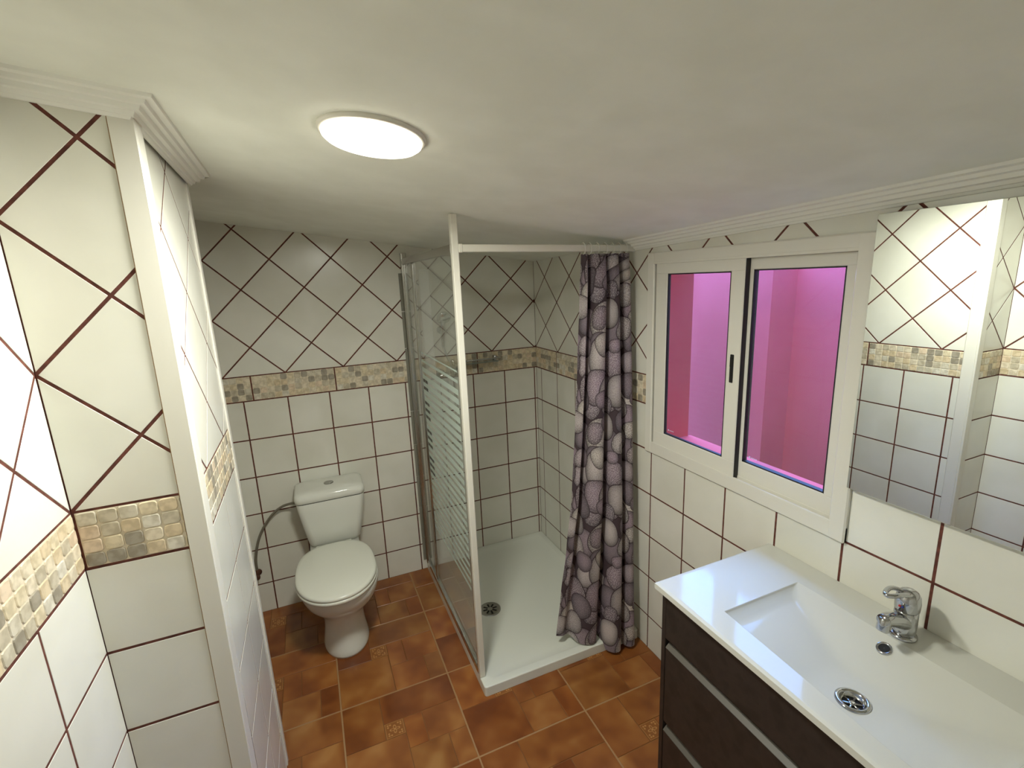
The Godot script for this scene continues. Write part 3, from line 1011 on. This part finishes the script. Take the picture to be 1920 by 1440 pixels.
	bx(st, Vector3(-0.13, -0.003, -0.045), Vector3(0.115, 0.003, 0.05), 0.002)
	obj("plate", done(st), M.glass_edge, sh)
	st = new_st(true)
	tube(st, [Vector3(-0.135, 0.02, -0.049), Vector3(-0.135, 0.02, 0.055), Vector3(0.12, 0.02, 0.055), Vector3(0.12, 0.02, -0.049)], 0.004, 10)
	obj("guard_rail", done(st), M.chrome, sh)
	for x in [-0.135, 0.12]:
		st = new_st(true)
		bx(st, Vector3(x - 0.008, -0.012, -0.0495), Vector3(x + 0.008, 0.024, -0.02), 0.003)
		obj("bracket", done(st), M.chrome, sh)
	st = new_st()
	bx(st, Vector3(-0.028, 0.0, 0.0012), Vector3(0.028, 1.727, 0.024), 0.003)
	var pc := obj("pipe_cover", done(st), mat(c8(246, 248, 244), 0.3))
	pc.position = Vector3(1.02, 0.046, 0.0)
	tag(pc, "tall narrow white pipe cover on the shower back wall behind the glass", "pipe cover")
	# mixer, riser and hand shower on the back wall
	var mx := thing("shower_set", "chrome shower mixer with hand shower and hose seen through the glass", "shower", Vector3(1.128, 1.19, 0.0))
	st = new_st(true)
	lathe(st, [Vector2(0.018, -0.075), Vector2(0.02, -0.072), Vector2(0.02, 0.072), Vector2(0.018, 0.075)], Vector3(0, 0, 0.06), Basis(Vector3.BACK, PI / 2), 20)
	for x in [-0.055, 0.055]:
		lathe(st, [Vector2(0.03, 0.0005), Vector2(0.03, 0.006), Vector2(0.014, 0.012), Vector2(0.012, 0.05)], Vector3(x, 0, 0), Basis(Vector3.RIGHT, PI / 2), 20)
	obj("mixer_body", done(st), M.chrome, mx)
	st = new_st(true)
	tube(st, [Vector3(0.0, 0.02, 0.065), Vector3(0.0, 0.03, 0.09), Vector3(0.0, 0.042, 0.13)], [0.012, 0.008, 0.006], 12)
	obj("lever", done(st), M.chrome, mx)
	var off := Vector3(1.095, 1.44, 0.0) - mx.position
	st = new_st(true)
	lathe(st, [Vector2(0.022, 0.0005), Vector2(0.022, 0.008), Vector2(0.012, 0.012), Vector2(0.012, 0.045)], off, Basis(Vector3.RIGHT, PI / 2), 20)
	obj("wall_bracket", done(st), M.chrome, mx)
	st = new_st(true)
	tube(st, smooth_path([off + Vector3(0, -0.09, 0.035), off + Vector3(0, 0.0, 0.05), off + Vector3(0, 0.06, 0.075)], 6), [0.008, 0.009, 0.01, 0.011, 0.011, 0.012, 0.012, 0.012, 0.012, 0.012, 0.013, 0.013, 0.014], 12)
	var hs := obj("hand_shower", done(st), M.chrome, mx)
	st = new_st(true)
	lathe(st, [Vector2(0.036, -0.012), Vector2(0.04, -0.008), Vector2(0.036, 0.006), Vector2(0.014, 0.016)], off + Vector3(0, 0.075, 0.085), Basis(Vector3.RIGHT, -0.9), 24)
	obj("spray_head", done(st), M.chrome, hs)
	st = new_st(true)
	var hp := []
	for q in [Vector3(1.095, 1.348, 0.034), Vector3(1.1, 1.3, 0.085), Vector3(1.12, 1.22, 0.1), Vector3(1.15, 0.95, 0.06), Vector3(1.145, 0.8, 0.05), Vector3(1.13, 0.75, 0.05), Vector3(1.112, 0.8, 0.05), Vector3(1.1, 1.0, 0.055), Vector3(1.1, 1.171, 0.06)]:
		hp.append(q - mx.position)
	tube(st, smooth_path(hp), 0.006, 8)
	obj("hose", done(st), M.brushed, mx)

# ------------------------------------------------------------------ curtain
func build_curtain():
	var nu := 150
	var nv := 60
	var st := new_st(true)
	var top := 1.787
	var grid := []
	# the folds seen from above: x across the bunch (0 to 1), y how far it comes forward
	var fold_pts := []
	for q in [[0.0, -0.012], [0.03, 0.012], [0.085, 0.022], [0.12, -0.01], [0.13, -0.045], [0.17, -0.05], [0.185, -0.01], [0.21, 0.03], [0.3, 0.05], [0.41, 0.045], [0.475, 0.012], [0.47, -0.045], [0.5, -0.055], [0.53, -0.035], [0.55, 0.015], [0.62, 0.042], [0.71, 0.04], [0.765, 0.01], [0.765, -0.045], [0.795, -0.055], [0.82, -0.03], [0.84, 0.015], [0.9, 0.034], [0.97, 0.025], [1.0, -0.01], [0.985, -0.04]]:
		fold_pts.append(Vector3(q[0], q[1], 0))
	var folds := smooth_path(fold_pts, 6)
	nu = folds.size() - 1
	var xl := [[0.0, 1.432], [0.1, 1.425], [0.25, 1.412], [0.4, 1.4], [0.6, 1.382], [0.75, 1.352], [0.88, 1.32], [1.0, 1.293]]
	var xr := [[0.0, 1.655], [0.3, 1.655], [0.6, 1.652], [0.85, 1.648], [1.0, 1.645]]
	var look := func(tb: Array, v: float) -> float:
		for k in tb.size() - 1:
			if v <= tb[k + 1][0]:
				return lerpf(tb[k][1], tb[k + 1][1], smoothstep(0, 1, (v - tb[k][0]) / (tb[k + 1][0] - tb[k][0])) * 0.5 + 0.5 * (v - tb[k][0]) / (tb[k + 1][0] - tb[k][0]))
		return tb[tb.size() - 1][1]
	for j in nv + 1:
		var v := float(j) / nv
		var row := []
		var acc := 0.0
		var prev := Vector3.ZERO
		for i in nu + 1:
			var u := float(i) / nu
			var a: float = look.call(xl, v)
			var b: float = look.call(xr, v)
			var q: Vector3 = folds[i]
			var left_flat := smoothstep(0.4, 1.0, v) * smoothstep(0.45, 0.15, u)
			var deep := q.y * lerpf(0.55, 1.0, smoothstep(0.0, 0.07, v)) * (1.0 - 0.7 * left_flat) * lerpf(0.85, 1.0, v)
			var fx := lerpf(q.x + 0.012 * sin(v * 5.0 + u * 7.0), u, 0.55 * left_flat)
			var zc := lerpf(0.968, lerpf(0.945, 1.052, smoothstep(0.05, 0.75, u)), pow(v, 1.3))
			var bottom := maxf(lerpf(0.085, 0.02, smoothstep(0.0, 0.6, u)), lerpf(0.052, 0.015, smoothstep(1.03, 1.05, zc + deep)))
			var y := lerpf(top, bottom, v)
			var p := Vector3(minf(lerpf(a, b, fx), WX - 0.012), y, zc + deep)
			if i > 0: acc += Vector2(p.x - prev.x, p.z - prev.z).length()
			prev = p
			row.append([p, Vector2(acc / 0.96, (top - y) / 0.48)])
		grid.append(row)
	for j in nv:
		for i in nu:
			for q in [[0, 0], [1, 1], [0, 1], [0, 0], [1, 0], [1, 1]]:
				var e: Array = grid[j + q[1]][i + q[0]]
				st.set_uv(e[1])
				st.add_vertex(e[0])
	st.generate_normals()
	var c := thing("shower_curtain", "bunched shower curtain printed with grey and purple pebbles", "shower curtain", Vector3(1.54, 1.787, 0.968))
	var o := obj("cloth", st.commit(), M.curtain, c)
	o.position = -c.position
	# rings
	for k in 7:
		var i := int((k + 0.25) / 7.0 * nu)
		var p: Vector3 = grid[0][i][0]
		var s := new_st(true)
		var path := []
		for q in 20:
			var a := TAU * q / 20
			path.append(Vector3(0, cos(a) * 0.0225, sin(a) * 0.0195))
		tube(s, path, 0.0016, 6, false, true)
		var rg := obj("curtain_ring", done(s), M.pvc)
		rg.position = Vector3(p.x, 1.8085 - 0.0005 * k, 0.968)
		tag(rg, "small white ring holding the pebble curtain, %s on the rail" % ["leftmost", "second from the left", "third from the left", "middle one", "third from the right", "second from the right", "rightmost"][k], "curtain ring", "rings of the pebble shower curtain")

# ------------------------------------------------------------------ vanity and basin
const BX0 := 1.232
const BZ0 := 1.676
const BZ1 := 2.546
const BY := 0.841

func edge_x(z: float) -> float:
	return lerpf(1.311, 1.286, clampf((z - 1.853) / 0.4, 0, 1))

func smin(a: float, b: float) -> float:     # rounds the inner edges, leaves the rim sharp
	var k := minf(0.012, 0.6 * minf(a, b) + 0.0005)
	var h := clampf(0.5 + 0.5 * (b - a) / k, 0, 1)
	return lerpf(b, a, h) - k * h * (1.0 - h)

func bowl_depth(x: float, z: float) -> float:
	# a slanting bowl: steep at the ends and the front, a long ramp at the back
	var dl := z - 1.853
	var dr := 2.37 - z
	var df := x - 1.311
	var db := 1.585 - x
	if minf(minf(dl, dr), minf(df, db)) <= 0.0: return 0.0
	if Vector2(x - 1.404, z - 2.124).length() < 0.026: return bowl_depth(1.404, 2.156) + 0.016
	var ramp := func(d: float, steep: float, first: float, far: float, last: float) -> float:
		return first * smoothstep(0.0, 1.0, d / steep) if d < steep else lerpf(first, last, clampf((d - steep) / (far - steep), 0, 1))
	var a: float = minf(0.018 * sqrt(clampf(dl / 0.03, 0, 1)) + 0.25 * dl, 0.074)
	var b: float = minf(0.018 * sqrt(clampf(dr / 0.03, 0, 1)) + 0.25 * dr, 0.074)
	var c: float = ramp.call(df, 0.011, 0.066, 0.06, 0.076)
	var d: float = clampf(db / 0.125, 0, 1) * 0.078
	var m := smin(smin(a, b), smin(c, d))
	return maxf(0.0, m)

func build_vanity():
	# washbasin: one continuous top with its bowl
	var w := thing("washbasin", "white ceramic countertop washbasin with slanted rectangular bowl", "washbasin", Vector3(1.46, 0.82, 2.11))
	var o := -w.position
	var xs := []
	var zs := []
	for k in 77: xs.append(lerpf(BX0, WX - 0.001, k / 76.0))
	for k in 141: zs.append(lerpf(BZ0, BZ1, k / 140.0))
	for e in [-0.003, -0.001, 0.0, 0.001, 0.003, 0.006, 0.009, 0.012, 0.015]:
		xs.append(1.311 + e)
		xs.append(1.585 - e)
		zs.append(1.853 + e)
		zs.append(2.37 - e)
	for k in 33:
		xs.append(1.404 + (k - 16) * 0.0022)
		zs.append(2.124 + (k - 16) * 0.0022)
	xs.sort()
	zs.sort()
	var st := new_st(true)
	var pt := func(i: int, j: int) -> Vector3:
		var x: float = xs[i]
		var z: float = zs[j]
		var e := minf(minf(x - BX0, 1.0), minf(z - BZ0, BZ1 - z))
		var y := BY - bowl_depth(x, z)
		if e < 0.001: y -= 0.003
		# the front rim narrows to the right: the grid is drawn over with it
		var rx := (edge_x(z) - 1.311) * (smoothstep(BX0, 1.311, x) if x < 1.311 else smoothstep(1.372, 1.311, x))
		return o + Vector3(x + rx, y, z)
	for i in xs.size() - 1:
		for j in zs.size() - 1:
			quad(st, pt.call(i, j), pt.call(i, j + 1), pt.call(i + 1, j + 1), pt.call(i + 1, j))
	# edge of the slab
	var lo := 0.82
	var edge := []
	for j in zs.size(): edge.append(pt.call(0, j))
	for i in range(1, xs.size()): edge.append(pt.call(i, zs.size() - 1))
	for j in range(zs.size() - 2, -1, -1): edge.append(pt.call(xs.size() - 1, j))
	for i in range(xs.size() - 2, 0, -1): edge.append(pt.call(i, 0))
	st.set_smooth_group(2)
	for k in edge.size():
		var l := (k + 1) % edge.size()
		var a: Vector3 = edge[k]
		var b: Vector3 = edge[l]
		var a2 := Vector3(a.x, lo + o.y + 0.002, a.z)
		var b2 := Vector3(b.x, lo + o.y + 0.002, b.z)
		quad(st, a2, b2, b, a)
	st.set_smooth_group(-1)
	# underside round the bowl
	for q in [[BX0, 1.3, BZ0, BZ1], [1.6, WX - 0.001, BZ0, BZ1], [1.3, 1.6, BZ0, 1.84], [1.3, 1.6, 2.38, BZ1]]:
		quad(st, o + Vector3(q[0], lo + 0.002, q[2]), o + Vector3(q[1], lo + 0.002, q[2]), o + Vector3(q[1], lo + 0.002, q[3]), o + Vector3(q[0], lo + 0.002, q[3]))
	obj("countertop", done(st), M.basin, w)
	# waste
	var dz := 2.124
	var dx := 1.404
	var dy := BY - bowl_depth(dx, dz + 0.032)
	st = new_st(true)
	lathe(st, [Vector2(0.034, -0.003), Vector2(0.034, 0.002), Vector2(0.031, 0.0045), Vector2(0.027, 0.0045), Vector2(0.0235, 0.001), Vector2(0.0225, -0.006), Vector2(0.02, -0.007)], o + Vector3(dx, dy, dz), Basis.IDENTITY, 36, false)
	var dr := obj("drain", done(st), M.chrome, w)
	st = new_st(true)
	lathe(st, [Vector2(0.0005, -0.0095), Vector2(0.023, -0.009)], o + Vector3(dx, dy, dz), Basis.IDENTITY, 24, false)
	obj("drain_well", done(st), M.black, dr)
	st = new_st(true)
	for k in 3:
		var bs := Basis(Vector3.UP, PI * k / 3 + 0.3)
		bx(st, Vector3(-0.022, -0.008, -0.0022), Vector3(0.022, -0.0055, 0.0022), 0.001, Transform3D(bs, o + Vector3(dx, dy, dz)))
	lathe(st, [Vector2(0.007, -0.008), Vector2(0.007, -0.0045), Vector2(0.005, -0.004)], o + Vector3(dx, dy, dz), Basis.IDENTITY, 16)
	obj("drain_cross", done(st), M.chrome, dr)
	# overflow ring on the ramp
	var ox := 1.557
	var oz := 2.094
	var oy := BY - bowl_depth(ox, oz)
	var nrm := Vector3(-0.5, 1.0, 0).normalized()
	var ob := Basis(nrm.cross(Vector3.BACK).normalized(), nrm, Vector3.BACK)
	st = new_st(true)
	lathe(st, [Vector2(0.0165, -0.002), Vector2(0.0165, 0.0015), Vector2(0.0145, 0.0042), Vector2(0.0118, 0.0038), Vector2(0.0108, 0.0015)], o + Vector3(ox, oy, oz), ob, 28, false)
	var ov := obj("overflow_ring", done(st), M.chrome, w)
	st = new_st(true)
	lathe(st, [Vector2(0.0005, 0.0021), Vector2(0.0118, 0.0022)], o + Vector3(ox, oy, oz), ob, 24, false)
	obj("overflow_hole", done(st), M.black, ov)
	# cabinet below
	var v := thing("vanity_cabinet", "dark brown wooden vanity cabinet with two drawers under the basin", "vanity", Vector3(1.46, 0, 2.11))
	o = -v.position
	var fx := 1.25
	st = new_st()
	bx(st, o + Vector3(fx, 0.06, 1.69), o + Vector3(WX - 0.002, 0.8215, 1.706), 0.0012)
	obj("side_panel", done(st), M.wood, v)
	st = new_st()
	bx(st, o + Vector3(fx, 0.06, BZ1 - 0.03), o + Vector3(WX - 0.002, 0.8215, BZ1 - 0.014), 0.0012)
	obj("side_panel", done(st), M.wood, v)
	st = new_st()
	bx(st, o + Vector3(fx + 0.02, 0.06, 1.706), o + Vector3(WX - 0.002, 0.076, BZ1 - 0.03))
	bx(st, o + Vector3(WX - 0.02, 0.076, 1.706), o + Vector3(WX - 0.002, 0.7, BZ1 - 0.03))
	bx(st, o + Vector3(fx + 0.07, 0.0, 1.72), o + Vector3(WX - 0.002, 0.06, BZ1 - 0.045))
	obj("carcass", done(st), M.black, v)
	st = new_st()
	bx(st, o + Vector3(fx + 0.022, 0.076, 1.706), o + Vector3(fx + 0.026, 0.7, BZ1 - 0.03))
	obj("recess_back", done(st), M.black, v)
	st = new_st()
	bx(st, o + Vector3(fx, 0.672, 1.7065), o + Vector3(fx + 0.018, 0.8215, BZ1 - 0.0305), 0.001)
	obj("front_rail", done(st), M.wood, v)
	for q in [[0.386, 0.654], [0.095, 0.364]]:
		st = new_st()
		bx(st, o + Vector3(fx, q[0], 1.7085), o + Vector3(fx + 0.018, q[1] - 0.012, BZ1 - 0.0325), 0.001)
		var d := obj("drawer", done(st), M.wood, v)
		# slanted grip along the top edge
		st = new_st()
		var z0 := 1.7085
		var z1 := BZ1 - 0.0325
		var ring := func(z: float) -> Array:
			return [o + Vector3(fx, q[1] - 0.0118, z), o + Vector3(fx + 0.018, q[1] - 0.0118, z), o + Vector3(fx + 0.018, q[1], z), o + Vector3(fx + 0.014, q[1], z)]
		loft(st, [ring.call(z1), ring.call(z0)])
		obj("grip_edge", done(st), M.grip, d)

func build_faucet():
	var f := thing("faucet", "chrome single lever basin tap with looped handle", "tap", Vector3(1.617, BY, 2.098))
	var st := new_st(true)
	lathe(st, [Vector2(0.027, 0.0), Vector2(0.028, 0.003), Vector2(0.0265, 0.007), Vector2(0.023, 0.009)], Vector3.ZERO, Basis.IDENTITY, 32)
	obj("base_ring", done(st), M.chrome, f)
	st = new_st(true)
	lathe(st, [Vector2(0.022, 0.007), Vector2(0.0235, 0.02), Vector2(0.0235, 0.06), Vector2(0.023, 0.068), Vector2(0.021, 0.07)], Vector3.ZERO, Basis.IDENTITY, 32)
	var path := smooth_path([Vector3(-0.006, 0.04, 0), Vector3(-0.035, 0.054, 0), Vector3(-0.066, 0.066, 0), Vector3(-0.088, 0.071, 0)], 6)
	var rings := []
	for k in path.size():
		var q: Vector3 = path[k]
		var s := float(k) / (path.size() - 1)
		var hw := lerpf(0.021, 0.0145, s)
		var hh := lerpf(0.02, 0.0125, s)
		var ring := []
		for i in 20:
			var a := TAU * i / 20
			ring.append(q + Vector3(sin(a) * hh * 0.25, sin(a) * hh, cos(a) * hw))
		ring.reverse()
		rings.append(ring)
	rings.reverse()
	for r in rings: r.reverse()
	loft(st, rings)
	obj("body", done(st), M.chrome, f)
	st = new_st(true)
	lathe(st, [Vector2(0.012, -0.02), Vector2(0.0132, -0.018), Vector2(0.0132, 0.006), Vector2(0.012, 0.01)], Vector3(-0.082, 0.064, 0), Basis(Vector3.BACK, -0.25), 24)
	obj("aerator", done(st), M.chrome, f)
	# cartridge cap and looped lever
	st = new_st(true)
	lathe(st, [Vector2(0.0225, 0.0705), Vector2(0.0245, 0.074), Vector2(0.025, 0.092), Vector2(0.0235, 0.106), Vector2(0.018, 0.117), Vector2(0.009, 0.1225), Vector2(0.001, 0.1235)], Vector3.ZERO, Basis.IDENTITY, 32)
	var cap := obj("cap", done(st), M.chrome, f)
	st = new_st(true)
	var loop := []
	for k in 36:
		var a := TAU * k / 36
		var t := (cos(a) + 1.0) * 0.5                     # 1 near the body, 0 at the tip
		var x := lerpf(-0.088, -0.004, t)
		var y := lerpf(0.136, 0.112, t) + 0.008 * sin(t * PI)
		loop.append(Vector3(x, y, sin(a) * lerpf(0.0125, 0.0165, t)))
	tube(st, loop, 0.0052, 10, false, true)
	obj("lever", done(st), M.chrome, f)
	for q in [[-0.0252, 0.086, -0.003, "hot_mark", c8(190, 40, 40)], [-0.0252, 0.086, 0.003, "cold_mark", c8(30, 50, 140)]]:
		st = new_st(true)
		lathe(st, [Vector2(0.0028, 0.0), Vector2(0.0024, 0.0012)], Vector3(q[0], q[1], q[2]), Basis(Vector3.BACK, PI / 2), 12)
		obj(q[3], done(st), mat(q[4], 0.3), cap)

func build_mirror():
	var m := thing("wall_mirror", "large frameless rectangular mirror above the basin beside the window", "mirror", Vector3(WX, 1.475, 2.3))
	var st := new_st()
	bx(st, Vector3(-0.019, -0.345, -0.394), Vector3(-0.001, 0.342, 0.4), 0.001)
	obj("backing", done(st), M.glass_edge, m)
	st = new_st()
	bx(st, Vector3(-0.0235, -0.345, -0.394), Vector3(-0.0195, 0.342, 0.4), 0.0012)
	obj("glass", done(st), M.mirror, m)
